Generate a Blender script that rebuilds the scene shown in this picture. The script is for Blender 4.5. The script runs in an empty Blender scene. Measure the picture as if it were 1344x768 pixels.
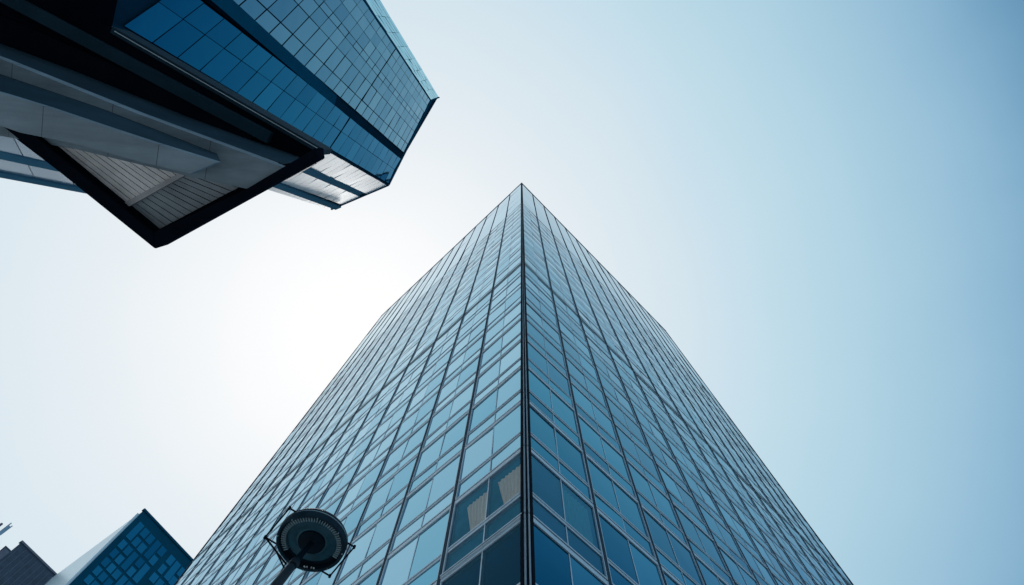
import bpy, bmesh, math, random
from mathutils import Vector, Matrix
random.seed(7)
S = bpy.context.scene
COL = S.collection
EYE = 1.6
F = 700.0; CX, CY = 672.0, 384.0
VZ = (683.7, 177.0)                      # zenith seen in the photograph

# ------------------------------------------------------------------ camera geometry
u = Vector(((VZ[0]-CX)/F, (CY-VZ[1])/F, -1)).normalized()
fw = Vector((0, 0, -1))
wy = (fw - u*fw.dot(u)).normalized()
wx = wy.cross(u)
ROT = Matrix((wx, wy, u))                # camera coords -> world coords

def ray(x, y):
    return (ROT @ Vector(((x-CX)/F, (CY-y)/F, -1))).normalized()
def at_z(x, y, z):                       # point on that sight line at height z above the eye
    d = ray(x, y); return d*(z/d.z)
def proj(p):                             # p relative to the eye
    c = ROT.transposed() @ p
    return (CX + F*c.x/-c.z, CY - F*c.y/-c.z) if c.z < -1e-6 else None
UP = Vector((0, 0, EYE))

cam_d = bpy.data.cameras.new('camera'); cam = bpy.data.objects.new('camera', cam_d); COL.objects.link(cam)
cam_d.sensor_fit = 'HORIZONTAL'; cam_d.sensor_width = 36; cam_d.lens = F/1344*36
cam_d.clip_start = 0.05; cam_d.clip_end = 5000
cam.matrix_world = Matrix.Translation(UP) @ ROT.to_4x4()
S.camera = cam

# ------------------------------------------------------------------ mesh helper
class MB:
    def __init__(s): s.v = []; s.f = []; s.a = []; s.cur = 0.0
    def poly(s, pts):
        b = len(s.v); s.v += [tuple(p) for p in pts]; s.f.append(tuple(range(b, b+len(pts)))); s.a.append(s.cur)
    def box(s, o, ex, ey, ez):           # origin corner + three edge vectors
        o, ex, ey, ez = Vector(o), Vector(ex), Vector(ey), Vector(ez)
        if ex.cross(ey).dot(ez) < 0: ex, ey = ey, ex
        c = [o, o+ex, o+ex+ey, o+ey]; d = [p+ez for p in c]
        s.poly(c[::-1]); s.poly(d)
        for i in range(4):
            j = (i+1) % 4; s.poly([c[i], c[j], d[j], d[i]])
    def abox(s, x0, x1, y0, y1, z0, z1): s.box((x0, y0, z0), (x1-x0, 0, 0), (0, y1-y0, 0), (0, 0, z1-z0))
    def prism(s, pts, vec):              # closed prism over a planar polygon
        pts = [Vector(p) for p in pts]; vec = Vector(vec)
        n = Vector((0, 0, 0))
        for i in range(len(pts)): n += pts[i].cross(pts[(i+1) % len(pts)])
        if n.dot(vec) < 0: pts = pts[::-1]
        top = [p+vec for p in pts]
        s.poly(pts[::-1]); s.poly(top)
        for i in range(len(pts)):
            j = (i+1) % len(pts); s.poly([pts[i], pts[j], top[j], top[i]])
    def beam(s, a, b, w, h, side):       # bar from a to b; side = a direction across it
        a, b = Vector(a), Vector(b); d = (b-a).normalized()
        q = Vector(side); q = (q-d*q.dot(d)).normalized(); r = d.cross(q)
        s.box(a-q*w/2-r*h/2, b-a, q*w, r*h)
    def tube(s, pts, radii, n=16, cap=True):
        pts = [Vector(p) for p in pts]; rings = []
        for i, p in enumerate(pts):
            d = (pts[min(i+1, len(pts)-1)]-pts[max(i-1, 0)]).normalized()
            q = d.cross(Vector((0.3, 0.9, 0.1))).normalized(); r = d.cross(q)
            rad = radii[i] if hasattr(radii, '__len__') else radii
            rings.append([p+q*rad*math.cos(6.28318*k/n)+r*rad*math.sin(6.28318*k/n) for k in range(n)])
        for A, B in zip(rings, rings[1:]):
            for k in range(n): s.poly([A[k], A[(k+1) % n], B[(k+1) % n], B[k]])
        if cap: s.poly(rings[0][::-1]); s.poly(rings[-1])
    def lathe(s, c, prof, n=64):         # profile of (radius, z) round a vertical axis
        c = Vector(c)
        R = [[c+Vector((r*math.cos(6.28318*k/n), r*math.sin(6.28318*k/n), z)) for k in range(n)] for r, z in prof]
        for A, B in zip(R, R[1:]):
            for k in range(n): s.poly([A[k], A[(k+1) % n], B[(k+1) % n], B[k]])
    def build(s, name, mat, parent=None, smooth=False, weld=False, bevel=0):
        me = bpy.data.meshes.new(name); me.from_pydata(s.v, [], s.f)
        at = me.attributes.new('tint', 'FLOAT', 'FACE')
        at.data.foreach_set('value', s.a)
        if smooth or weld:
            bm = bmesh.new(); bm.from_mesh(me); bmesh.ops.remove_doubles(bm, verts=bm.verts, dist=1e-5); bm.to_mesh(me); bm.free()
        if smooth:
            for p in me.polygons: p.use_smooth = True
        me.materials.append(mat); me.update()
        o = bpy.data.objects.new(name, me); COL.objects.link(o)
        if parent is not None: o.parent = parent
        if smooth:
            try: me.set_sharp_from_angle(angle=math.radians(40))
            except Exception: pass
        if bevel:
            m = o.modifiers.new('bevel', 'BEVEL'); m.width = bevel; m.segments = 2
        return o

def thing(name, loc, label, cat, group=None):
    o = bpy.data.objects.new(name, None); COL.objects.link(o); o.location = loc
    o['label'] = label; o['category'] = cat
    if group: o['group'] = group
    return o

# ------------------------------------------------------------------ materials
def new_mat(name):
    m = bpy.data.materials.new(name); m.use_nodes = True
    nt = m.node_tree; b = nt.nodes['Principled BSDF']
    return m, nt, b
def N(nt, t, **kw):
    n = nt.nodes.new(t)
    for k, v in kw.items():
        if k in n.inputs: n.inputs[k].default_value = v
        else: setattr(n, k, v)
    return n
def rgb(c): return (c[0], c[1], c[2], 1)

def surface(name, c, rough=0.6, metal=0.0, var=0.12, scale=3.0, bump=0.02, streak=False, ior=1.45, spec=.5):
    m, nt, b = new_mat(name)
    tc = N(nt, 'ShaderNodeTexCoord'); mp = N(nt, 'ShaderNodeMapping')
    if streak: mp.inputs['Scale'].default_value = (1, 1, 0.12)
    nz = N(nt, 'ShaderNodeTexNoise', Scale=scale, Detail=6.0, Roughness=0.6)
    cr = N(nt, 'ShaderNodeMapRange'); cr.inputs['From Min'].default_value = .3; cr.inputs['From Max'].default_value = .7
    cr.inputs['To Min'].default_value = 1-var; cr.inputs['To Max'].default_value = 1+var
    mx = N(nt, 'ShaderNodeVectorMath', operation='SCALE'); mx.inputs[0].default_value = c
    L = nt.links.new
    L(tc.outputs['Object'], mp.inputs[0]); L(mp.outputs[0], nz.inputs['Vector']); L(nz.outputs['Fac'], cr.inputs['Value'])
    L(cr.outputs[0], mx.inputs['Scale']); L(mx.outputs[0], b.inputs['Base Color'])
    b.inputs['Roughness'].default_value = rough; b.inputs['Metallic'].default_value = metal; b.inputs['IOR'].default_value = ior; b.inputs['Specular IOR Level'].default_value = spec
    if bump:
        n2 = N(nt, 'ShaderNodeTexNoise', Scale=scale*12, Detail=4.0); bp = N(nt, 'ShaderNodeBump', Strength=0.4, Distance=bump)
        L(mp.outputs[0], n2.inputs['Vector']); L(n2.outputs['Fac'], bp.inputs['Height']); L(bp.outputs[0], b.inputs['Normal'])
    return m

def glass(name, c_a, c_b, ior=1.7, rough=0.03, wave=0.012, wscale=0.5, tint=(1, 1, 1), metal=1.0):
    """coated facade glass: dark body colour that differs from pane to pane, slightly wavy reflections"""
    m, nt, b = new_mat(name); L = nt.links.new
    oi = N(nt, 'ShaderNodeObjectInfo'); at = N(nt, 'ShaderNodeAttribute', attribute_name='tint')
    ad = N(nt, 'ShaderNodeMath', operation='ADD'); fr = N(nt, 'ShaderNodeMath', operation='FRACT')
    L(oi.outputs['Random'], ad.inputs[0]); L(at.outputs['Fac'], ad.inputs[1]); L(ad.outputs[0], fr.inputs[0])
    mx = N(nt, 'ShaderNodeMix', data_type='RGBA'); mx.inputs[6].default_value = rgb(c_a); mx.inputs[7].default_value = rgb(c_b)
    L(fr.outputs[0], mx.inputs[0]); L(mx.outputs[2], b.inputs['Base Color'])
    geo = N(nt, 'ShaderNodeNewGeometry')
    nz = N(nt, 'ShaderNodeTexNoise', Scale=wscale, Detail=2.0); bp = N(nt, 'ShaderNodeBump', Strength=1.0, Distance=wave)
    L(geo.outputs['Position'], nz.inputs['Vector']); L(nz.outputs['Fac'], bp.inputs['Height']); L(bp.outputs[0], b.inputs['Normal'])
    n3 = N(nt, 'ShaderNodeTexNoise', Scale=1.3, Detail=5.0); mr = N(nt, 'ShaderNodeMapRange')
    mr.inputs['From Min'].default_value = .35; mr.inputs['From Max'].default_value = .75
    mr.inputs['To Min'].default_value = rough; mr.inputs['To Max'].default_value = rough*2.5
    L(geo.outputs['Position'], n3.inputs['Vector']); L(n3.outputs['Fac'], mr.inputs['Value']); L(mr.outputs[0], b.inputs['Roughness'])
    b.inputs['IOR'].default_value = ior; b.inputs['Specular Tint'].default_value = rgb(tint); b.inputs['Metallic'].default_value = metal
    return m

def clear_glass(name, c, ior=1.5):
    m, nt, b = new_mat(name); L = nt.links.new
    nt.nodes.remove(b); out = nt.nodes['Material Output']
    tr = N(nt, 'ShaderNodeBsdfTransparent', Color=rgb(c)); gl = N(nt, 'ShaderNodeBsdfGlossy', Roughness=0.02)
    gl.inputs['Color'].default_value = (.2, .6, .85, 1)
    fr = N(nt, 'ShaderNodeFresnel', IOR=ior); ms = N(nt, 'ShaderNodeMixShader')
    L(fr.outputs[0], ms.inputs[0]); L(tr.outputs[0], ms.inputs[1]); L(gl.outputs[0], ms.inputs[2]); L(ms.outputs[0], out.inputs['Surface'])
    return m

M = {}
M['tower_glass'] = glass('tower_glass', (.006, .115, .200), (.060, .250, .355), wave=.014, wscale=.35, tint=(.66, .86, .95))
M['silver_glass'] = glass('silver_glass', (.14, .37, .50), (.33, .53, .635), wave=.014, wscale=.35, tint=(.72, .88, .95))  # left face: tower glass lightened in colour to imitate brighter sky reflection
M['crown_glass'] = glass('crown_glass', (.07, .25, .39), (.10, .29, .43), rough=.06, tint=(.92, .98, 1))
M['curtain_glass'] = clear_glass('curtain_glass', (.96, .96, .95), 1.24)
M['faint_glass'] = clear_glass('faint_glass', (.35, .75, .90), 2.2)
M['dark_glass'] = clear_glass('dark_glass', (.5, .8, .9), 1.22)
M['aluminium'] = surface('aluminium', (.52, .63, .71), rough=.55, metal=.5, var=.1, scale=1.5, bump=0)
M['dark_metal'] = surface('dark_metal', (.004, .009, .018), rough=.8, spec=.03, metal=.2, var=.3, scale=2, bump=0)
M['mullion_metal'] = surface('mullion_metal', (.020, .050, .080), rough=.7, ior=1.2, metal=0, var=.2, scale=.7, bump=0)
M['belt_metal'] = surface('belt_metal', (.045, .10, .14), rough=.6, spec=.2, var=.1, scale=.6, bump=0)
M['pale_metal'] = surface('pale_metal', (.88, .92, .94), rough=.22, metal=.85, var=.04, scale=.8, bump=0)
M['tower_body'] = surface('tower_body', (.005, .07, .125), rough=.8, spec=.1, var=.3, scale=.4, bump=0)
M['interior'] = surface('interior', (.04, .23, .35), rough=.8, var=.2, scale=.8, bump=0, spec=.1)
M['curtain'] = surface('curtain', (1.0, .80, .67), rough=.9, var=.06, scale=6, bump=0)
M['blue_glass'] = glass('blue_glass', (.003, .10, .19), (.007, .13, .235), wave=.008, tint=(.7, .88, 1))
M['teal_glass'] = glass('teal_glass', (.075, .205, .295), (.135, .28, .365), wave=.045, wscale=.22, tint=(.85, .95, 1))
M['strip_glass'] = glass('strip_glass', (.38, .60, .68), (.50, .70, .76), rough=.1, wave=.02, tint=(.9, 1, 1))
M['lean_body'] = surface('lean_body', (.004, .03, .06), rough=.7, spec=0, var=.2, scale=.4, bump=0)
M['lean_spandrel'] = surface('lean_spandrel', (.004, .080, .155), rough=.6, spec=0, var=.12, scale=.6, bump=0)
M['pale_panel'] = surface('pale_panel', (.97, .98, .985), rough=.6, spec=.05, metal=.0, var=.04, scale=.8, bump=0)
M['band_blue'] = surface('band_blue', (.06, .18, .28), rough=.6, spec=0, var=.1, scale=.8, bump=0)
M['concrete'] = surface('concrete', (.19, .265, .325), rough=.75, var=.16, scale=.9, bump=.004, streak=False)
def add_joints(m, d, step, wd=.012):
    nt = m.node_tree; L = nt.links.new; b = nt.nodes['Principled BSDF']
    src = b.inputs['Base Color'].links[0].from_socket
    tc = N(nt, 'ShaderNodeTexCoord'); dp = N(nt, 'ShaderNodeVectorMath', operation='DOT_PRODUCT'); dp.inputs[1].default_value = d
    L(tc.outputs['Object'], dp.inputs[0])
    pp = N(nt, 'ShaderNodeMath', operation='PINGPONG'); pp.inputs[1].default_value = step/2; L(dp.outputs['Value'], pp.inputs[0])
    lt = N(nt, 'ShaderNodeMath', operation='LESS_THAN'); lt.inputs[1].default_value = wd/2; L(pp.outputs[0], lt.inputs[0])
    # water stains running along the beam
    mp = N(nt, 'ShaderNodeMapping'); mp.inputs['Scale'].default_value = (.5, 3.5, 1); mp.inputs['Rotation'].default_value = (0, 0, -.5)
    nz = N(nt, 'ShaderNodeTexNoise', Scale=1.1, Detail=7.0, Roughness=.65); L(tc.outputs['Object'], mp.inputs[0]); L(mp.outputs[0], nz.inputs['Vector'])
    mr = N(nt, 'ShaderNodeMapRange'); mr.inputs['From Min'].default_value = .35; mr.inputs['From Max'].default_value = .65
    mr.inputs['To Min'].default_value = .72; mr.inputs['To Max'].default_value = 1.08; L(nz.outputs['Fac'], mr.inputs['Value'])
    sc = N(nt, 'ShaderNodeVectorMath', operation='SCALE'); L(src, sc.inputs[0]); L(mr.outputs[0], sc.inputs['Scale'])
    mx = N(nt, 'ShaderNodeMix', data_type='RGBA'); mx.inputs[7].default_value = (.08, .10, .12, 1)
    L(lt.outputs[0], mx.inputs[0]); L(sc.outputs[0], mx.inputs[6]); L(mx.outputs[2], b.inputs['Base Color'])
_d = at_z(284, 213, 8)-at_z(0, 122, 8); _d.normalize()
add_joints(M['concrete'], _d, 1.6)
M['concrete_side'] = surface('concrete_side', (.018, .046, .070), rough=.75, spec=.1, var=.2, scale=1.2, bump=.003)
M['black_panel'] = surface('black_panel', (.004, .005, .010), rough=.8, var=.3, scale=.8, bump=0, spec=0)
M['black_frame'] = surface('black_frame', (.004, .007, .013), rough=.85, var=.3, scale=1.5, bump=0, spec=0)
M['fascia'] = surface('fascia', (.010, .034, .055), rough=.7, spec=.1, var=.2, scale=1.5, bump=0)
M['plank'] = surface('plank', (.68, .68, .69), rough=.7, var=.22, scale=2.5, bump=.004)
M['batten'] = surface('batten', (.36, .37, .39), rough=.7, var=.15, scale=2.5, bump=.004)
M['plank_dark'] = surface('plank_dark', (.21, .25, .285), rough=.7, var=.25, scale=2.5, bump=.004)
M['far_wall'] = surface('far_wall', (.002, .082, .150), rough=.6, spec=.03, var=.12, scale=.15, bump=0)
M['far_glass'] = glass('far_glass', (.010, .16, .27), (.03, .26, .40), wave=.02, tint=(.7, .9, 1))
M['far_pale'] = surface('far_pale', (.80, .90, .93), rough=.3, metal=.4, var=.05, scale=.3, bump=0)
M['slate'] = surface('slate', (.082, .112, .155), rough=.8, spec=.1, var=.18, scale=.4, bump=0)
M['grey_render'] = surface('grey_render', (.16, .18, .23), rough=.8, var=.2, scale=.5, bump=0)
M['pole_grey'] = surface('pole_grey', (.36, .55, .70), rough=.6, var=.1, scale=.5, bump=0)
M['lamp_black'] = surface('lamp_black', (.003, .010, .018), rough=.6, spec=.05, var=.2, scale=12, bump=0)
M['lamp_rim'] = surface('lamp_rim', (.010, .026, .040), rough=.6, var=.25, scale=12, bump=0, spec=.04)
M['lamp_blue'] = surface('lamp_blue', (.012, .075, .115), rough=.4, spec=.3, var=.2, scale=14, bump=.002)
M['lamp_fin'] = surface('lamp_fin', (.20, .31, .37), rough=.35, metal=.4, var=.2, scale=14, bump=0)
M['pole_paint'] = surface('pole_paint', (.009, .020, .031), rough=.45, spec=.2, var=.25, scale=14, bump=0)
M['white_mark'] = surface('white_mark', (.55, .65, .7), rough=.6, var=.2, scale=60, bump=0)
M['paving'] = surface('paving', (.36, .37, .37), rough=.85, var=.15, scale=.5, bump=.004)
M['asphalt'] = surface('asphalt', (.05, .05, .052), rough=.9, var=.2, scale=2, bump=.006)

# ------------------------------------------------------------------ ground
b = MB(); b.abox(-2500, 2500, -2500, 2500, -.3, 0)
g = b.build('ground', M['asphalt']); g['kind'] = 'structure'
b = MB(); b.abox(-60, 60, -60, 70, .004, .12)
g = b.build('pavement', M['paving']); g['kind'] = 'structure'

# ================================================================== THE GLASS TOWER
D = 11.0
HT = 11.777*D
C0 = at_z(684.7, 240, HT); L0 = at_z(500, 415, HT); R0 = at_z(865, 425, HT)
flat = lambda p: Vector((p.x, p.y, 0))
C0, L0, R0 = flat(C0), flat(L0), flat(R0)
tL = (L0-C0).normalized(); tR = (R0-C0).normalized()
nL = Vector((tL.y, -tL.x, 0)); nR = Vector((tR.y, -tR.x, 0))
if nL.dot(C0) > 0: nL = -nL
if nR.dot(C0) > 0: nR = -nR
NB_L, NB_R = 13, 14
WL = (L0-C0).length*.995; WR = (R0-C0).length*1.05
BL, BR = WL/NB_L, WR/NB_R
FH = .335*D
Z1 = 1.2466*D + EYE                      # a floor line (world z) seen at y = 670
k0 = int(math.floor((Z1-.2)/FH)); ZB = Z1-k0*FH     # lowest full floor line
NF = int((8.6*D+EYE-ZB)/FH)
ZC = ZB+NF*FH                            # crown starts
ZT = HT+EYE
tower = thing('glass_tower', (C0.x, C0.y, 0), 'tall blue glass office tower with its sharp corner pointing up in the middle', 'skyscraper')
TI = Matrix.Translation((-C0.x, -C0.y, 0))
def tpart(mb, name, mat, parent=None, **kw):
    o = mb.build(name, mat, parent or tower, **kw)
    if parent is None: o.location = (-C0.x, -C0.y, 0)
    return o
# solid core behind the curtain wall
back = L0+R0-C0
b = MB()
c = C0-(nL+nR)*.17
core = [c, C0+tR*WR-nR*.17, C0+tR*WR+tL*WL, C0+tL*WL-nL*.17]
b.prism([Vector((p.x, p.y, .1)) for p in core], (0, 0, ZT-.35))
tpart(b, 'wall', M['tower_body'])

FD = {'L': (tL, nL, BL, NB_L), 'R': (tR, nR, BR, NB_R)}
JW = .10                                 # jamb
TR0, TR1 = .96, 1.17                     # transom zone above the floor line
HEAD = .25
def panes(mb, w, tilt=.018, origin=None, ax=None, an=None, two=True, y=-.045):
    """four panes of one window module, each set at a very slightly different angle"""
    o = Vector(origin) if origin is not None else Vector((0, 0, 0))
    ax = ax or Vector((1, 0, 0)); an = an or Vector((0, 1, 0)); az = Vector((0, 0, 1))
    xs = [(JW, w/2-.025), (w/2+.025, w-JW)]
    for (x0, x1) in xs:
        for (z0, z1) in ((.06, TR0), (TR1, FH-HEAD)):
            a, c2 = random.gauss(0, tilt), random.gauss(0, tilt)
            P = []
            for (x, z) in ((x0, z0), (x1, z0), (x1, z1), (x0, z1)):
                dy = y+a*(x-(x0+x1)/2)*.5+c2*(z-(z0+z1)/2)*.5
                P.append(o+ax*x+an*dy+az*z)
            nn = (P[1]-P[0]).cross(P[3]-P[0])
            if nn.dot(an) < 0: P = P[::-1]
            mb.cur = random.random()
            mb.poly(P)
def frame(mb, w, origin=(0, 0, 0), ax=Vector((1, 0, 0)), an=Vector((0, 1, 0)), detail=True, flush=1.0):
    o = Vector(origin); az = Vector((0, 0, 1))
    gy = -.045
    def bx(x0, x1, y0, y1, z0, z1):
        y1 = gy+(y1-gy)*flush
        mb.box(o+ax*x0+an*y0+az*z0, ax*(x1-x0), an*(y1-y0), az*(z1-z0))
    bx(.076, JW+.035, -.15, .012, 0, FH-.05)
    bx(w-JW-.035, w-.076, -.15, .012, 0, FH-.05)
    bx(JW+.035, w-JW-.035, -.15, .006, FH-HEAD, FH-.065)                # head panel under the floor slit
    bx(JW+.035, w-JW-.035, -.15, .014, 0, .055)                          # sill bar
    bx(w/2-.022, w/2+.022, -.15, -.025, .055, FH-HEAD)         # thin mullion
    bx(JW+.035, w-JW-.035, -.15, -.010, TR0, TR0+.05)
    bx(JW+.035, w-JW-.035, -.15, -.004, TR1-.05, TR1)
    if detail: bx(JW+.035, w-JW-.035, -.15, -.035, TR0+.05, TR1-.05)
def axes(side):
    t, n, w, nb = FD[side]
    flip = t.cross(n).z < 0
    return t, n, w, nb, flip
def module_matrix(side, i, k):
    t, n, w, nb, flip = axes(side)
    ax = -t if flip else t
    p = C0+t*w*(i+1 if flip else i)
    m = Matrix((ax, n, Vector((0, 0, 1)))).transposed().to_4x4()
    m.translation = Vector((p.x-C0.x, p.y-C0.y, ZB+k*FH))
    return m, ax, n, w
def module_area(side, i, k):
    t, n, w, nb, flip = axes(side)
    pts = []
    for a, z in ((i, k), (i+1, k), (i+1, k+1), (i, k+1)):
        p = C0+t*w*a+Vector((0, 0, ZB+z*FH-EYE)); q = proj(p)
        if q is None or p.z < 0: return 0
        pts.append((min(max(q[0], 0), 1344), min(max(q[1], 0), 768)))
    return abs(sum(pts[j][0]*pts[(j+1) % 4][1]-pts[(j+1) % 4][0]*pts[j][1] for j in range(4)))/2
mods = [(s, i, k) for s in 'LR' for i in range(FD[s][3]) for k in range(NF)]
mods.sort(key=lambda m: -module_area(*m))
KSEEN = k0-1
clear = {('L', 0, k0), ('L', 1, k0-1), ('R', 0, k0), ('L', 0, k0-1)}
seen = [m for m in mods if module_area(*m) > 0]
single = set(seen[:100]) | {m for m in clear if m in seen}
single = set(sorted(single, key=lambda m: (m not in clear, -module_area(*m)))[:100])

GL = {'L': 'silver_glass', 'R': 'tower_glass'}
meshes = {}
for s in 'LR':
    gm, fm = [], None
    for v in range(6):
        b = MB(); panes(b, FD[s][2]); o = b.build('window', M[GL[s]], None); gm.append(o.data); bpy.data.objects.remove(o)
    b = MB(); panes(b, FD[s][2], tilt=.002); o = b.build('window', M['curtain_glass'], None); cm = o.data; bpy.data.objects.remove(o)
    b = MB(); frame(b, FD[s][2]); o = b.build('window_frame', M['aluminium'], None); fm = [o.data]; bpy.data.objects.remove(o)
    for q in range(1, 10):
        b = MB(); frame(b, FD[s][2], flush=max(.22, 1-.085*q)); o = b.build('window_frame', M['aluminium'], None); fm.append(o.data); bpy.data.objects.remove(o)
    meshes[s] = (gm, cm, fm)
def pleat_mesh(w, spans, z0, z1, gather=0):  # cloth pleats stand in for broken beige reflections in the panes
    """pleated cloth hanging close behind the glass; spans are x ranges"""
    mb = MB()
    for (x0, x1, lean) in spans:
        n = max(8, int((x1-x0)/.022)); prev = None
        for q in range(n+1):
            f = q/n; x = x0+(x1-x0)*f
            y = -.125+.022*math.sin(f*(x1-x0)*2*math.pi/.19+.6*math.sin(9*f))
            zb = z0+.05*math.sin(5*f+1)+lean[0]*f; zt = z1+lean[1]*f
            pt = (Vector((x-gather*f*f, y, zb)), Vector((x+.02*math.sin(7*f), y, zt)))
            if prev: mb.poly([prev[0], pt[0], pt[1], prev[1]])
            prev = pt
    return mb
for (s, i, k) in sorted(single, key=lambda m: (m[0], m[2], m[1])):
    m, ax, n, w = module_matrix(s, i, k)
    gm, cm, fm = meshes[s]
    isc = (s, i, k) in clear
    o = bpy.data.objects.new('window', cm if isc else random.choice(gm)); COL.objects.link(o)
    o.parent = tower; o.matrix_local = m
    if isc and (s == 'R' or k < k0) and (s, i, k) != ('L', 1, k0-1):
        o.data = cm.copy(); o.data.materials[0] = M['faint_glass' if s == 'R' else 'dark_glass']
    fo = bpy.data.objects.new('window_frame', fm[min(9, max(0, k-k0-1))]); COL.objects.link(fo); fo.parent = o
    if isc:
        b = MB(); b.abox(.08, w-.08, -.168, -.158, .02, FH-.1)
        b.build('interior', M['interior'] if (s, i, k) != ('L', 0, k0-1) else M['tower_body'], o)
    if isc and (s, i, k) != ('L', 0, k0-1):
        h = w/2
        if s == 'L':
            sp = [(.13, h*.78, (.0, .0)), (h+.06, h+h*.62, (.0, .0))]
        else:
            sp = [(.35, h-.12, (0, 0))]
        if (s, i) == ('L', 1): sp = [(.3, h-.05, (0, 0)), (h+.05, h+h*.6, (0, 0))]
        cb = pleat_mesh(w, sp, TR1+.08, FH-HEAD-(.55 if s == 'L' else .25), .38 if s == 'L' else 0)
        cb.build('curtain', M['curtain'], o, smooth=True)
        o['label'] = 'window with a pale pleated curtain behind the glass'
for s in 'LR':
    gb, fb = MB(), MB()
    for (s_, i, k) in mods:
        if s_ != s or (s_, i, k) in single: continue
        m, ax, n, w = module_matrix(s, i, k)
        o = m.translation+Vector((C0.x, C0.y, 0))
        panes(gb, w, origin=o, ax=ax, an=n, y=-.045)
        frame(fb, w, origin=o, ax=ax, an=n, detail=False, flush=max(.22, 1-.085*max(0, k-k0-1)))
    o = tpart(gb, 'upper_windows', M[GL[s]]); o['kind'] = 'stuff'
    f2 = fb.build('window_frame', M['aluminium'], o); f2['kind'] = 'stuff'

# full-height mullions, corner post, belt, crown
def vbar(t, n, x, w, y0, y1, z0, z1, name, mat):
    b = MB(); b.box(C0+t*(x-w/2)+n*y0+Vector((0, 0, z0)), t*w, n*(y1-y0), Vector((0, 0, z1-z0)))
    return tpart(b, name, M[mat])
for s in 'LR':
    t, n, w, nb = FD[s]
    for i in range(1, nb+1):
        x = w*i - (.09 if i == nb else 0)
        vbar(t, n, x, .15, -.14, .03, .2, ZT-.02, 'mullion', 'mullion_metal')
    # two belts: a strong one at the ninth floor above, a light one at the crown
    for zz, hh, dd, mt in ((ZB+(k0+9)*FH, .30, .022, 'mullion_metal'),):
        b = MB(); b.box(C0+t*.2+n*.0+Vector((0, 0, zz-.06)), t*(nb*w-.3), n*dd, Vector((0, 0, hh)))
        tpart(b, 'belt_course', M[mt])
    b = MB()
    for i in range(nb):
        b.cur = random.random()
        x0, x1 = w*i+.1, w*(i+1)-.1
        zz = ZC+.3
        rows = 5
        for r in range(rows):
            b.cur = random.random()
            za = zz+(ZT-.35-zz)*r/rows+.015; zb = zz+(ZT-.35-zz)*(r+1)/rows-.015
            P = [C0+t*x0-n*.04, C0+t*x1-n*.04]
            a = random.gauss(0, .015)
            q = [P[0]+Vector((0, 0, za)), P[1]+n*a+Vector((0, 0, za)), P[1]+n*a+Vector((0, 0, zb)), P[0]+Vector((0, 0, zb))]
            if (q[1]-q[0]).cross(q[3]-q[0]).dot(n) < 0: q = q[::-1]
            b.poly(q)
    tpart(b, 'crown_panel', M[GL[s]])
    b = MB(); b.box(C0+t*(-.05)-n*.4+Vector((0, 0, ZT-.30)), t*(nb*w+.1), n*.46, Vector((0, 0, .30)))
    tpart(b, 'coping', M['aluminium'])
b = MB()
b.box(C0+Vector((0, 0, .2))-(nL+nR)*.12, tL*.10, nL*.18, Vector((0, 0, ZT-.25)))
b.box(C0+Vector((0, 0, .2))-(nL+nR)*.121, tR*.10, nR*.182, Vector((0, 0, ZT-.26)))
tpart(b, 'corner_post', M['dark_metal'])
bis = (nL+nR).normalized()
b = MB()
p = C0+bis*.02+Vector((0, 0, .2)); q = (tR-tL).normalized()
b.box(p-q*.035, q*.07, bis*.08, Vector((0, 0, ZT-.25)))
tpart(b, 'corner_fin', M['dark_metal'])
# dark ledge with a bright edge under the pleated corner window
b = MB()
m, ax, n, w = module_matrix('L', 0, k0)
z = ZB+k0*FH
b.box(C0+tL*.16+nL*.0+Vector((0, 0, z-.05)), tL*(BL-.25), nL*.075, Vector((0, 0, .035)))
b.box(C0+tL*.16+nL*.0+Vector((0, 0, z-.13)), tL*(BL-.25), nL*.055, Vector((0, 0, .035)))
tpart(b, 'ledge', M['aluminium'])

# ================================================================== THE LEANING TOWER (overhead, left)
AX = ray(720, 366)                       # the direction in which its long edges run
T = 60.0
def at_t(x, y, t): d = ray(x, y); return d*(t/d.dot(AX))
P2 = at_t(510, 243, T); P3 = at_t(566, 132, T*1.20); P4 = at_t(576.5, 128, T*1.27); P1 = at_t(435, 275, T*1.2)
lean = thing('leaning_tower', (0, 0, 0), 'blue gridded glass tower leaning in over the dark canopy', 'skyscraper')
tb = -((P2.z+EYE)/AX.z) + .5             # reach the ground along the axis
ex = (P4-P3); outw = flat(P2).normalized()
cen = (P1+P4)/2
P5 = P4+(P4-P2).normalized()*4+cen.normalized()*0+(P2-AX*P2.dot(AX)).normalized()*16
P6 = P1+(P2-AX*P2.dot(AX)).normalized()*16
ring = [P1, P2, P3, P4, P5, P6]
inset = (P2-AX*P2.dot(AX)).normalized()*.14
def on(p, t): return p+AX*t              # t <= 0 goes back down the tower
b = MB()
low = []
for p in ring:
    q = p+inset; t0 = -((q.z+EYE)/AX.z)
    low.append(q+AX*t0)
top = [p+inset-AX*.05 for p in ring]
b.poly([p+UP for p in low][::-1]); b.poly([p+UP for p in top])
for i in range(6):
    j = (i+1) % 6; b.poly([low[i]+UP, low[j]+UP, top[j]+UP, top[i]+UP])
b.build('wall', M['lean_body'], lean)
def face_pt(A, B, s, t, nrm, off=0): return A+(B-A)*s+AX*t+nrm*off+UP
def fnormal(A, B):
    n = (B-A).cross(AX).normalized()
    return n if n.dot(A) < 0 else -n
PITCH = 1.66
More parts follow.
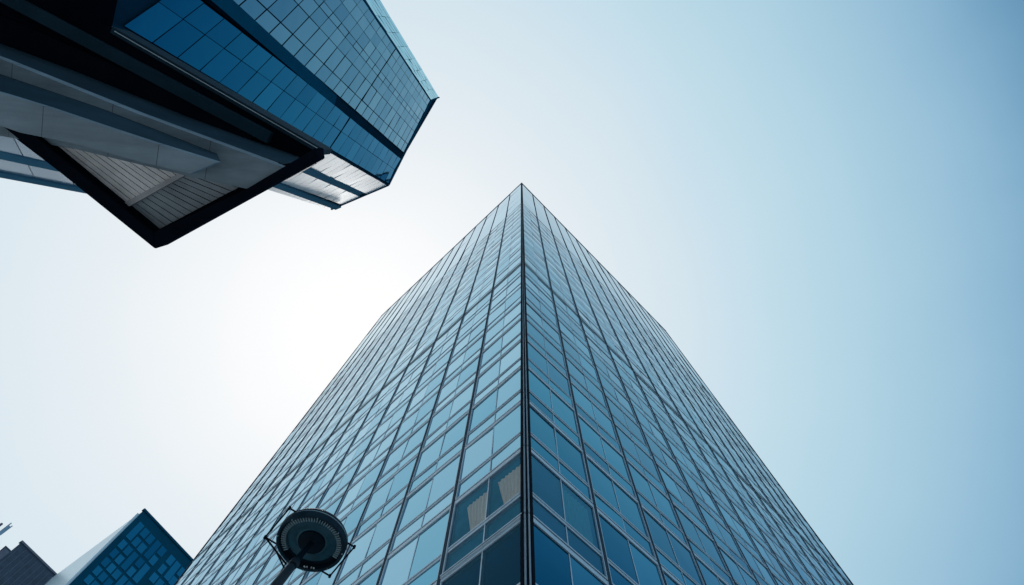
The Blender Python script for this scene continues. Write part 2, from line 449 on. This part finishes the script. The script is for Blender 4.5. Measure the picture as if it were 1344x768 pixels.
def row(name, mat, A, B, s0, s1, t0, t1, gap=.055, pitch=PITCH, skips=(), thick=(), off=0.0, th=.03, tilt=.010, pane=True):
    nrm = fnormal(A, B); b = MB(); cross = (B-A)
    ln = cross.length; g = gap/ln
    n = max(1, int(round((t1-t0)/pitch)))
    step = (t1-t0)/n
    for k in range(n):
        a0, a1 = t0+k*step, t0+(k+1)*step
        if any(x0 < (a0+a1)/2 < x1 for x0, x1 in skips): continue
        e0 = e1 = gap/2
        for x in thick:
            if abs(a0-x) < step*.4: e0 = .11
            if abs(a1-x) < step*.4: e1 = .11
        b.cur = random.random()
        aa = random.gauss(0, tilt); bb = random.gauss(0, tilt)
        q = []
        for (s, t) in ((s0+g/2, a0+e0), (s1-g/2, a0+e0), (s1-g/2, a1-e1), (s0+g/2, a1-e1)):
            d = off+aa*(t-(a0+a1)/2)+bb*(s-(s0+s1)/2)*ln
            q.append(face_pt(A, B, s, t, nrm, d))
        if (q[1]-q[0]).cross(q[3]-q[0]).dot(nrm) < 0: q = q[::-1]
        b.prism([p-nrm*th for p in q], nrm*th)
    return b.build(name, M[mat], lean)
t_near = -46.0
crossT = -10*PITCH
rows = [(0.012, .15, 'blue_glass'), (.15, .268, 'blue_glass'),
        (.335, .43, 'teal_glass'), (.43, .58, 'teal_glass'), (.58, .675, 'teal_glass'), (.675, .725, 'teal_glass'),
        (.725, .825, 'teal_glass'), (.825, .915, 'teal_glass'), (.915, .985, 'teal_glass')]
for j, (s0, s1, mt) in enumerate(rows):
    row('window_band', mt, P2, P3, s0, s1, -27*PITCH if j < 2 else -30*PITCH, 0, thick=(crossT,), gap=.11 if j in (2, 3, 5) else .06,
        skips=((-24*PITCH, -23*PITCH),) if j < 2 else ())
row('spandrel_band', 'lean_spandrel', P2, P3, .268, .335, 30*-PITCH, -.3, pitch=0 or 60, gap=.02, off=.02)
row('edge_band', 'lean_spandrel', P2, P3, .985, 1.0, 30*-PITCH, -.2, pitch=60, gap=0, off=.05)
for q in range(5):
    row('strip_window', 'strip_glass', P3, P4, .03+.19*q, .03+.19*(q+1), 30*-PITCH, -.3, gap=.05 if q != 2 else .12, pitch=PITCH*2)
# end trims (the rim of the top)
def rim(A, B, w, name, mat):
    nrm = fnormal(A, B); b = MB()
    q = [face_pt(A, B, s, t, nrm, -.08) for s, t in ((-.0, -w), (1.0, -w), (1.0, .12), (0, .12))]
    b.prism(q, nrm*.16); return b.build(name, M[mat], lean)
rim(P2, P3, .30, 'rim', 'lean_spandrel'); rim(P3, P4, .25, 'rim', 'lean_spandrel'); rim(P1, P2, .22, 'rim', 'lean_spandrel')
# corner edge along P2
nA, nB = fnormal(P2, P3), fnormal(P2, P1)
b = MB(); b.beam(P2+UP+AX*t_near, P2+UP, .14, .14, nA); b.build('corner_trim', M['lean_body'], lean)
# pale panelled side
row('pale_panel', 'pale_panel', P2, P1, .02, .33, -44, -.25, gap=.04, pitch=1.1, off=.0, tilt=.004)
row('spandrel_band', 'band_blue', P2, P1, .33, .445, -44, -.8, gap=.0, pitch=60, off=.08, th=.2)
row('pale_panel', 'pale_panel', P2, P1, .445, .777, -44, -.25, gap=.04, pitch=1.1, off=.0, tilt=.004)
row('spandrel_band', 'band_blue', P2, P1, .777, .887, -44, -.5, gap=.0, pitch=60, off=.08, th=.2)
row('pale_panel', 'pale_panel', P2, P1, .887, 1.012, -44, -.25, gap=.04, pitch=1.1, off=.0, tilt=.004)

# ================================================================== PALE BLOCK seen past the canopy's left edge
Tw = 23.0
Q1 = at_t(268, 281, Tw); Q2 = at_t(300, 215, Tw*.75)
blk = thing('pale_block', (0, 0, 0), 'pale panelled block with two blue bands showing past the left edge of the dark canopy', 'building')
ow = (Q1-AX*Q1.dot(AX)).normalized()
rg = [Q1, Q2, Q2+ow*10, Q1+ow*10]
lo = [p+ow*.2+AX*(-((p+ow*.2).z+EYE)/AX.z) for p in rg]; tp = [p+ow*.2 for p in rg]
b = MB(); b.poly([p+UP for p in lo][::-1]); b.poly([p+UP for p in tp])
for i in range(4):
    j = (i+1) % 4; b.poly([lo[i]+UP, lo[j]+UP, tp[j]+UP, tp[i]+UP])
b.build('wall', M['far_pale'], blk)
_l = lean; lean = blk
row('spandrel_band', 'band_blue', Q1, Q2, .0, .07, -30, 0, gap=0, pitch=60, off=.05, th=.1)
row('pale_panel', 'pale_metal', Q1, Q2, .07, .25, -30, 0, gap=.03, pitch=1.3)
row('spandrel_band', 'band_blue', Q1, Q2, .25, .34, -30, 0, gap=0, pitch=60, off=.05, th=.1)
row('pale_panel', 'pale_metal', Q1, Q2, .34, .62, -30, 0, gap=.03, pitch=1.3)
row('pale_panel', 'pale_metal', Q1, Q2, .62, .98, -30, 0, gap=.03, pitch=1.3)
lean = _l

# ================================================================== CANOPY
can = thing('entrance_canopy', (0, 0, 0), 'black edged canopy with stepped grey concrete beams and a slatted soffit overhead', 'canopy')
def slab(name, mat, px, z0, z1, bevel=0, zpx=None):
    b = MB(); pts = []
    for x, y in px:
        p = at_z(x, y, zpx if zpx is not None else z0); pts.append(Vector((p.x, p.y, z0))+UP)
    b.prism(pts, (0, 0, z1-z0))
    return b.build(name, M[mat], can, bevel=bevel, weld=bool(bevel))
ZF0, ZF1, ZP, ZA, ZB_, ZS = 8.9, 9.2, 9.1, 9.0, 7.7, 10.75
# frame beams (two)
slab('frame_beam', 'black_frame', [(-160, 40), (8, 170), (203, 327), (201, 305), (52, 183), (-110, 52)], ZF0, ZF1+.1, bevel=.02)
nX = 0
slab('frame_beam', 'black_frame', [(201, 305), (203, 327), (417, 209), (414, 194), (374, 218), (325, 247)], ZF0-.003, ZF1+.05, bevel=.02)
# slatted soffit: each plank a little board, kept in one mesh per panel
def planks(name, mat, quad, z, n, gap, th=.05):
    """quad in pixels: a-b is the first plank edge, d-c the last"""
    a, bq, c, d = [at_z(x, y, z) for x, y in quad]
    mb = MB()
    for i in range(n):
        f0, f1 = i/n+gap/n/2, (i+1)/n-gap/n/2
        dz = Vector((0, 0, random.uniform(-.006, .006)))
        q = [a+(d-a)*f0, bq+(c-bq)*f0, bq+(c-bq)*f1, a+(d-a)*f1]
        mb.prism([p+dz+UP for p in q], (0, 0, th))
    return mb.build(name, M[mat], can)
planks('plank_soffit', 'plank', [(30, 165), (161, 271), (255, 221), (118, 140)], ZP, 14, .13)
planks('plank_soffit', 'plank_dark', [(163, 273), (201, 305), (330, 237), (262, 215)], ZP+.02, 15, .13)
slab('batten', 'batten', [(158, 269), (164, 274), (262, 219), (256, 216)], ZP-.05, ZP+.06)
slab('roof', 'black_panel', [(-150, 60), (8, 172), (203, 321), (408, 209), (370, 216), (0, 85)], ZP+.08, ZP+.16)
# concrete slab A (its soffit and dark side) and beam B below it
slab('concrete_slab', 'concrete', [(-160, 18), (0, 77), (177, 148), (340, 208), (375, 221), (325, 248), (250, 232), (100, 196), (-160, 150)], ZA, ZA+.22)
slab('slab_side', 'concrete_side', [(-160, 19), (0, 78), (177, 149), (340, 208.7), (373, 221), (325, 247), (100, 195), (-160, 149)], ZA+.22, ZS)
bB = [(-160, 78), (0, 122), (62, 141), (130, 164), (200, 187), (284, 213), (250, 228), (182, 212), (104, 190), (26, 174), (0, 165), (-160, 125)]
slab('concrete_beam', 'concrete', bB, ZB_, ZB_+.12)
b = MB()
lowB = [(-160, 78.6), (0, 122.6), (62, 141.6), (130, 164.6), (200, 187.6), (283.5, 213)]
topB = [(-160, 46), (0, 97), (62, 118), (130, 141), (205, 170), (285, 202)]
backB = [(250, 227.3), (182, 211.3), (104, 189.3), (26, 173.3), (0, 164.3), (-160, 124.5)]
lo_ = [Vector((p.x, p.y, ZB_+.12))+UP for p in (at_z(x, y, ZB_) for x, y in lowB+backB)]
hi_ = [Vector((p.x, p.y, ZA-.004))+UP for p in [at_z(x, y, ZA) for x, y in topB]+[at_z(251.5, 226.6, ZA)]+[at_z(x, y, ZB_) for x, y in backB[1:]]]
n_ = len(lo_)
for q in range(n_):
    w_ = (q+1) % n_
    b.poly([lo_[q], lo_[w_], hi_[w_], hi_[q]])
b.poly(lo_); b.poly(hi_[::-1])
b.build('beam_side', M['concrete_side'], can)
# black main soffit, stepping out to the glass
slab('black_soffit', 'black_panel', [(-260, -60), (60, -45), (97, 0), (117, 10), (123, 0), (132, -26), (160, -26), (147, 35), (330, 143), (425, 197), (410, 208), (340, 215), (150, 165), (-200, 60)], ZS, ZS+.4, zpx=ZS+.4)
def strip(name, mat, pa, pb, w, z0, z1):
    a, c = at_z(*pa, z0), at_z(*pb, z0); d = (c-a).normalized(); s = Vector((-d.y, d.x, 0))
    b = MB(); b.box(Vector((a.x, a.y, z0))+UP-s*w/2, c-a, s*w, (0, 0, z1-z0)); return b.build(name, M[mat], can)
strip('soffit_beam', 'fascia', (-60, -38), (352, 181), .22, ZS-.16, ZS)
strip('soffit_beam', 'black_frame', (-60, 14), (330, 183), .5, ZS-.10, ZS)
strip('fascia', 'fascia', (146, 39), (424, 200), .12, ZS-.04, ZS+.43)
strip('edge_trim', 'aluminium', (150, 41), (424, 199), .012, ZS-.06, ZS-.04)
p = at_z(-190, 70, ZB_)
b = MB(); b.lathe(Vector((p.x, p.y, 0)), [(.0, .1), (.45, .1), (.45, ZB_+EYE), (0, ZB_+EYE)], n=32)
b.build('pillar', M['concrete'], can, smooth=True)
p = at_z(-150, 40, ZA)
b = MB(); b.lathe(Vector((p.x-3, p.y+4, 0)), [(.0, .1), (.45, .1), (.45, ZA+EYE), (0, ZA+EYE)], n=32)
b.build('pillar', M['concrete'], can, smooth=True)

# ================================================================== FAR BUILDINGS (lower left)
def zgo(p, z): return Vector((p.x, p.y, z))
HB = 165.0; SC = HB/75
A = at_z(189, 670, HB); Bp = at_z(300, 787, HB); Cp = at_z(76, 754, HB)
blue = thing('blue_building', (A.x, A.y, 0), 'dark blue building with scattered square windows and one pale side, left of the glass tower', 'building')
def bpart(mb, name, mat, parent=None, root=None, at=None):
    o = mb.build(name, M[mat], parent or root)
    if parent is None: o.location = (-at.x, -at.y, 0)
    return o
b = MB(); ft = [A, Bp, Bp+(Cp-A), Cp]
b.prism([zgo(q, .1) for q in ft], (0, 0, HB+EYE-.1)); bpart(b, 'wall', 'far_wall', root=blue, at=A)
tB = flat(Bp-A).normalized(); nBf = Vector((tB.y, -tB.x, 0)); nBf = nBf if nBf.dot(A) < 0 else -nBf
tC = flat(Cp-A).normalized(); nCf = Vector((tC.y, -tC.x, 0)); nCf = nCf if nCf.dot(A) < 0 else -nCf
lenC = flat(Cp-A).length
b = MB()
q = [A+tC*.9*SC, A+tC*lenC]
b.box(zgo(q[0], 1), q[1]-q[0], nCf*.25*SC, (0, 0, HB+EYE-1.4*SC)); bpart(b, 'pale_side', 'far_pale', root=blue, at=A)
b = MB(); b.box(zgo(A+tC*.35*SC, 1), tC*.25*SC, nCf*.4*SC, (0, 0, HB+EYE-1.2*SC)); bpart(b, 'corner_strip', 'far_pale', root=blue, at=A)
b = MB(); b.box(zgo(A-tB*.2*SC-nBf*.3*SC, HB+EYE-.25), flat(Bp-A)+tB*.2*SC, nBf*.45*SC, (0, 0, .4*SC)); bpart(b, 'coping', 'far_wall', root=blue, at=A)
def hit_face(x, y, P, n):
    d = ray(x, y); return d*(P.dot(n)/d.dot(n))
lenB = flat(Bp-A).length
rnd = random.Random(4)
occ = set()
for j in range(7):
    for i in range(9):
        if (i, j) in occ: continue
        zx, zy = 735+i*43+(26 if i > 4 else 0)+j*-66+(6 if i > 2 else 0), 312+i*48+(22 if i > 4 else 0)+j*69
        x, y = 60+zx/6, 640+zy/6
        if rnd.random() < (.07 if j else .0): continue
        if j == 0 and i > 7: continue
        c = hit_face(x, y, A, nBf)
        us = (c-A).dot(tB); zz = c.z
        if zz < 2 or us > lenB-1: continue
        tall = rnd.random() < .16 and j < 6
        c2 = hit_face(60+(zx-66)/6, 640+(zy+69)/6, A, nBf)
        c3 = hit_face(60+(zx+43)/6, 640+(zy+48)/6, A, nBf)
        hh = abs(c.z-c2.z); ww = abs((c3-c).dot(tB))
        h = hh*(.78 if not tall else 1.72); wv = ww*(.80+rnd.uniform(-.06, .06))
        if tall: occ.add((i, j+1))
        z1 = zz+hh*.39
        b = MB(); b.cur = rnd.random()
        o0 = zgo(A+tB*(us-wv/2), z1-h+EYE)
        b.box(o0+nBf*.02, tB*wv, nBf*.10, (0, 0, h)); wo = bpart(b, 'window', 'far_glass', root=blue, at=A)

HD = 185.0; SD = HD/80
A = at_z(28, 712, HD); Bp = at_z(120, 801, HD)
tB = flat(Bp-A).normalized(); nBf = Vector((tB.y, -tB.x, 0)); nBf = nBf if nBf.dot(A) < 0 else -nBf
slate = thing('slate_building', (A.x, A.y, 0), 'dark slate windowless building with a roof railing in the lower left corner', 'building')
b = MB(); b.prism([zgo(q, .1) for q in (A, Bp, Bp-nBf*40, A-nBf*40*SD+tB*6*SD)], (0, 0, HD+EYE-.1)); bpart(b, 'wall', 'slate', root=slate, at=A)
b = MB()
for q in range(60):
    b.box(zgo(A+tB*(.5+q*1.0)*SD, 2)+nBf*.0, tB*.10*SD, nBf*.05*SD, (0, 0, HD-1.5))
bpart(b, 'cladding_rib', 'grey_render', root=slate, at=A)
b = MB(); b.box(zgo(A-tB*.2*SD-nBf*.5*SD, HD+EYE-.1), flat(Bp-A), nBf*.65*SD, (0, 0, .35*SD)); bpart(b, 'coping', 'grey_render', root=slate, at=A)
b = MB()
L_ = flat(Bp-A).length
for hgt in (1.2, 2.0): b.tube([zgo(A+(tB*14-nBf*1.0)*SD, HD+EYE+hgt*SD), zgo(A+tB*(L_-2)-nBf*1.0*SD, HD+EYE+hgt*SD)], .09*SD, n=8)
for q in range(14, int(L_/SD)-2, 4): b.tube([zgo(A+(tB*q-nBf)*SD, HD+EYE), zgo(A+(tB*q-nBf)*SD, HD+EYE+2*SD)], .08*SD, n=8)
bpart(b, 'railing', 'grey_render', root=slate, at=A)

# small grey block and slim mast at the left edge
HG = 225.0
A = at_z(6.5, 719, HG); Bp = at_z(13, 725, HG); Cp = at_z(-25, 746, HG)
gb_ = thing('grey_block', (A.x, A.y, 0), 'small grey roof block peeping out behind the dark slate building', 'building')
b = MB(); b.prism([zgo(q, 0.1) for q in (A, A+flat(Bp-A).normalized()*16, A+flat(Bp-A).normalized()*16+flat(Cp-A), Cp)], (0, 0, HG+EYE)); bpart(b, 'wall', 'grey_render', root=gb_, at=A)
b = MB(); q = flat(Bp-A).normalized(); b.box(zgo(A-q*.6, HG+EYE), q*17, flat(Cp-A), (0, 0, 1.0)); bpart(b, 'coping', 'slate', root=gb_, at=A)
A = at_z(14.5, 686.5, 110); Bp = at_z(17, 690, 110)
ms = thing('slim_tower', (A.x, A.y, 0), 'slim grey blue tower top poking into the sky at the left edge', 'tower')
q = flat(Bp-A); n_ = flat(A).normalized()
b = MB(); b.prism([zgo(p, .1) for p in (A, A+q, A+q+n_*5, A+n_*5)], (0, 0, 109.3+EYE)); bpart(b, 'shaft', 'pole_grey', root=ms, at=A)
b = MB(); b.box(zgo(A-q*.1, 109.4+EYE), q*.35, n_*4, (0, 0, .7)); b.box(zgo(A+q*.75, 109.4+EYE), q*.35, n_*4, (0, 0, .5)); bpart(b, 'cap', 'pole_grey', root=ms, at=A)
A2 = at_z(2.5, 687.5, 110)
b = MB(); b.tube([zgo(A2, 60), zgo(A2, 110+EYE)], [.5, .3], n=10); bpart(b, 'antenna', 'grey_render', root=ms, at=A)

# ================================================================== STREET LAMP
ZL = 4.3
hub = at_z(407.6, 714, ZL); hub = Vector((hub.x, hub.y, ZL))
cu = at_z(409, 708, ZL+.1)
lc = Vector((hub.x, hub.y, ZL))+UP
R0l = .5*(at_z(454, 708, ZL+.05)-at_z(364, 708, ZL+.05)).length
lowp = at_z(361, 770, 3.62)
lp = Vector((lowp.x, lowp.y, lowp.z))+UP
lamp = thing('street_lamp', (lp.x, lp.y, .12), 'round dark street lamp seen from below in front of the glass tower', 'street lamp')
off = -Vector((lp.x, lp.y, .12))
def lpart(mb, name, mat, parent=None, **kw):
    o = mb.build(name, M[mat], parent or lamp, **kw)
    if parent is None: o.location = off
    return o
r = R0l
b = MB(); b.lathe(lc, [(r*.90, .0), (r*.94, -.012), (r*.985, -.004), (r, .03), (r, .085), (r*.93, .125), (r*.5, .15), (r*.1, .155), (.001, .155)], n=72)
housing = lpart(b, 'housing', 'lamp_rim', smooth=True)
for k in range(8):
    a = 2*math.pi*(k+.35)/8; d = Vector((math.cos(a), math.sin(a), 0))
    b = MB(); b.lathe(lc+d*r*.945+Vector((0, 0, -.012)), [(.001, -.006), (.006, -.006), (.007, .006)], n=10); lpart(b, 'screw', 'lamp_fin', parent=housing)
b = MB(); b.lathe(lc, [(r*1.003, .058), (r*1.008, .062), (r*1.003, .066)], n=72); lpart(b, 'seam_band', 'lamp_fin', parent=housing, smooth=True)

b = MB(); b.lathe(lc, [(r*.90, .0), (r*.88, .012), (r*.87, .05), (r*.66, .055)], n=72); lpart(b, 'inner_ring', 'lamp_black', smooth=True)
b = MB(); b.lathe(lc, [(r*.73, .046), (r*.66, .040), (r*.38, .030), (r*.30, .028)], n=72)
for k in range(110):
    a = 2*math.pi*k/110; d = Vector((math.cos(a), math.sin(a), 0)); sv = Vector((-d.y, d.x, 0))
    b.box(lc+d*r*.45-sv*.0012+Vector((0, 0, .028)), d*r*.26+Vector((0, 0, .011)), sv*.0024, Vector((0, 0, .006)))
lpart(b, 'reflector', 'lamp_blue')
b = MB()
dn = (at_z(405, 745, ZL)-at_z(407.6, 714, ZL)); a0 = math.atan2(-dn.y, -dn.x)
for k in range(44):
    a = a0+math.radians(-118+236*k/43); d = Vector((math.cos(a), math.sin(a), 0)); sv = Vector((-d.y, d.x, 0))
    b.box(lc+d*r*.735-sv*.004+Vector((0, 0, .014)), d*r*.135, sv*.008, Vector((0, 0, .034)))
lpart(b, 'cooling_fin', 'lamp_fin')
b = MB(); b.lathe(lc, [(.001, .0), (r*.30, .0), (r*.385, .012), (r*.40, .036)], n=56); lpart(b, 'hub', 'lamp_black', smooth=True)
# rim screws and the pale stencilled marks on the lower rim
fdir = Vector((.04, -1, 0)); 
down = (at_z(405, 745, ZL)-at_z(407.6, 714, ZL)); down.z = 0; down.normalize()
side = Vector((-down.y, down.x, 0))
if (at_z(420, 745, ZL)-at_z(396, 745, ZL)).dot(side) < 0: side = -side
b = MB()
gl = {'4': [((.5, 1), (0, .35)), ((0, .35), (.8, .35)), ((.55, .8), (.55, 0))],
      '0': [((.1, 0), (.1, 1)), ((.1, 1), (.7, 1)), ((.7, 1), (.7, 0)), ((.7, 0), (.1, 0))],
      'n': [((.1, 0), (.1, .8)), ((.1, .8), (.7, .8)), ((.7, .8), (.7, 0))],
      'r': [((.2, 0), (.2, .8)), ((.2, .8), (.7, .8))],
      'o': [((.1, 0), (.1, .7)), ((.1, .7), (.6, .7)), ((.6, .7), (.6, 0)), ((.6, 0), (.1, 0))]}
hs = .024; x = -.052
for ch in '4n ro':
    if ch != ' ':
        for (p0, p1) in gl[ch]:
            P_ = [lc+down*(r*.845-(p[1]-.5)*hs*-1*-1)+side*(x+p[0]*.02)+Vector((0, 0, .004)) for p in (p0, p1)]
            b.beam(P_[0], P_[1], .0042, .003, Vector((0, 0, 1)).cross(P_[1]-P_[0]))
    x += .024
lpart(b, 'lettering', 'white_mark')
# square rod bracket around the head
def up3(x, y, z): p = at_z(x, y, z); return Vector((p.x, p.y, z))+UP
zc = ZL+.07
cs = [up3(348, 705, zc), up3(380, 667, zc), up3(465, 718, zc), up3(433, 756, zc)]
b = MB()
for i in range(4):
    d = (cs[(i+1) % 4]-cs[i]).normalized()
    b.tube([cs[i]-d*.012, cs[(i+1) % 4]+d*.012], .0085, n=10)
b.tube([cs[0]*.45+up3(375, 740, ZL)*.55+Vector((0, 0, .0)), up3(376, 752, ZL-.2)], .008, n=8)
b.tube([cs[0], up3(376, 741, ZL+.01)], .009, n=8)
lpart(b, 'bracket', 'lamp_black', smooth=True)
for i, c_ in enumerate(cs):
    bb = MB(); bb.lathe(c_, [(.001, -.016), (.014, -.016), (.014, .016), (.001, .016)], n=12); lpart(bb, 'bracket_bolt', 'lamp_black')
# pole: leaning neck, collar, then straight down
n0 = Vector((hub.x, hub.y, ZL+.02))+UP
d = (lp-n0); 
c1 = n0+d*.45; c2 = n0+d*.56
b = MB(); b.tube([n0, n0+d*.2, c1], [.022, .026, .032], n=20); lpart(b, 'neck', 'lamp_black', smooth=True)
b = MB(); b.tube([c1, c1+d*.02, c2-d*.02, c2], [.036, .046, .046, .042], n=24); lpart(b, 'collar', 'pole_paint', smooth=True)
b = MB(); b.tube([c1+d*.5*.3, lp, lp+Vector((0, 0, -.5))+d*.25], [.040, .046, .05], n=24, cap=True)
e = lp+Vector((0, 0, -.5))+d*.25
b.tube([e, Vector((e.x, e.y, .9)), Vector((e.x, e.y, .88)), Vector((e.x, e.y, .12))], [.05, .06, .085, .095], n=24)
lpart(b, 'pole', 'pole_paint', smooth=True)

# ================================================================== SKY AND SUN
sd = ray(470, 437)                       # the veiled sun stands behind the bright patch of haze
el = math.asin(sd.z); az = math.atan2(sd.x, sd.y)
w = bpy.data.worlds.new('World'); S.world = w; w.use_nodes = True
nt = w.node_tree; nt.nodes.clear(); L = nt.links.new
out = N(nt, 'ShaderNodeOutputWorld'); bg = N(nt, 'ShaderNodeBackground', Strength=.055)
sky = N(nt, 'ShaderNodeTexSky', sky_type='NISHITA'); sky.sun_disc = False; sky.sun_elevation = el; sky.sun_rotation = az
sky.dust_density = 2.0; sky.air_density = 1.0; sky.ozone_density = 2.0
L(sky.outputs[0], bg.inputs[0])
tc = N(nt, 'ShaderNodeTexCoord'); dp = N(nt, 'ShaderNodeVectorMath', operation='DOT_PRODUCT'); dp.inputs[1].default_value = sd
L(tc.outputs['Generated'], dp.inputs[0])
ac = N(nt, 'ShaderNodeMath', operation='ARCCOSINE'); L(dp.outputs['Value'], ac.inputs[0])
dv = N(nt, 'ShaderNodeMath', operation='DIVIDE'); dv.inputs[1].default_value = math.radians(180); L(ac.outputs[0], dv.inputs[0])
ramp = N(nt, 'ShaderNodeValToRGB'); ramp.color_ramp.interpolation = 'B_SPLINE'; 
hz = N(nt, 'ShaderNodeTexNoise', Scale=2.2, Detail=5.0, Roughness=.55); L(tc.outputs['Generated'], hz.inputs['Vector'])
hm = N(nt, 'ShaderNodeMapRange'); hm.inputs['To Min'].default_value = -.014; hm.inputs['To Max'].default_value = .014; L(hz.outputs['Fac'], hm.inputs['Value'])
ha = N(nt, 'ShaderNodeMath', operation='ADD'); L(dv.outputs[0], ha.inputs[0]); L(hm.outputs[0], ha.inputs[1]); L(ha.outputs[0], ramp.inputs[0])
def lin(c): return tuple((v/255/12.92 if v/255 <= .04045 else ((v/255+.055)/1.055)**2.4) for v in c)
HAZE = [(0, (1.03, 1.03, 1.03)), (11, (.97, .98, .99)), (18.5, (239, 245, 249)), (26, (228, 238, 244)), (34, (215, 232, 241)), (38, (206, 228, 240)),
        (43, (196, 224, 237)), (50, (176, 212, 229)), (55, (161, 200, 222)), (60, (136, 180, 210)), (64, (100, 150, 184)), (72, (76, 126, 163)),
        (92, (140, 180, 206)), (115, (205, 226, 238)), (180, (215, 232, 242))]  # widest angles: unseen sky behind the viewer, brightened to lift the facades
els = ramp.color_ramp.elements
while len(els) > 1: els.remove(els[-1])
for i, (a, c) in enumerate(HAZE):
    e = els[0] if i == 0 else els.new(a/180)
    e.position = a/180; e.color = rgb(lin(c) if max(c) > 2 else c)
bg2 = N(nt, 'ShaderNodeBackground', Strength=1.0); L(ramp.outputs[0], bg2.inputs[0])
mixs = N(nt, 'ShaderNodeMixShader'); mixs.inputs[0].default_value = .96
L(bg.outputs[0], mixs.inputs[1]); L(bg2.outputs[0], mixs.inputs[2]); L(mixs.outputs[0], out.inputs['Surface'])
sl = bpy.data.lights.new('sun', 'SUN'); sl.energy = 3.0; sl.angle = math.radians(6); sl.color = (1, .975, .94)
so = bpy.data.objects.new('sun', sl); COL.objects.link(so); so.rotation_euler = (-sd).to_track_quat('-Z', 'Y').to_euler()

vs = S.view_settings
vs.view_transform = 'Standard'; vs.look = 'None'; vs.exposure = 0; vs.gamma = 1; vs.use_curve_mapping = False
S.render.engine = 'CYCLES'
S.cycles.max_bounces = 6; S.cycles.glossy_bounces = 4; S.cycles.use_denoising = True
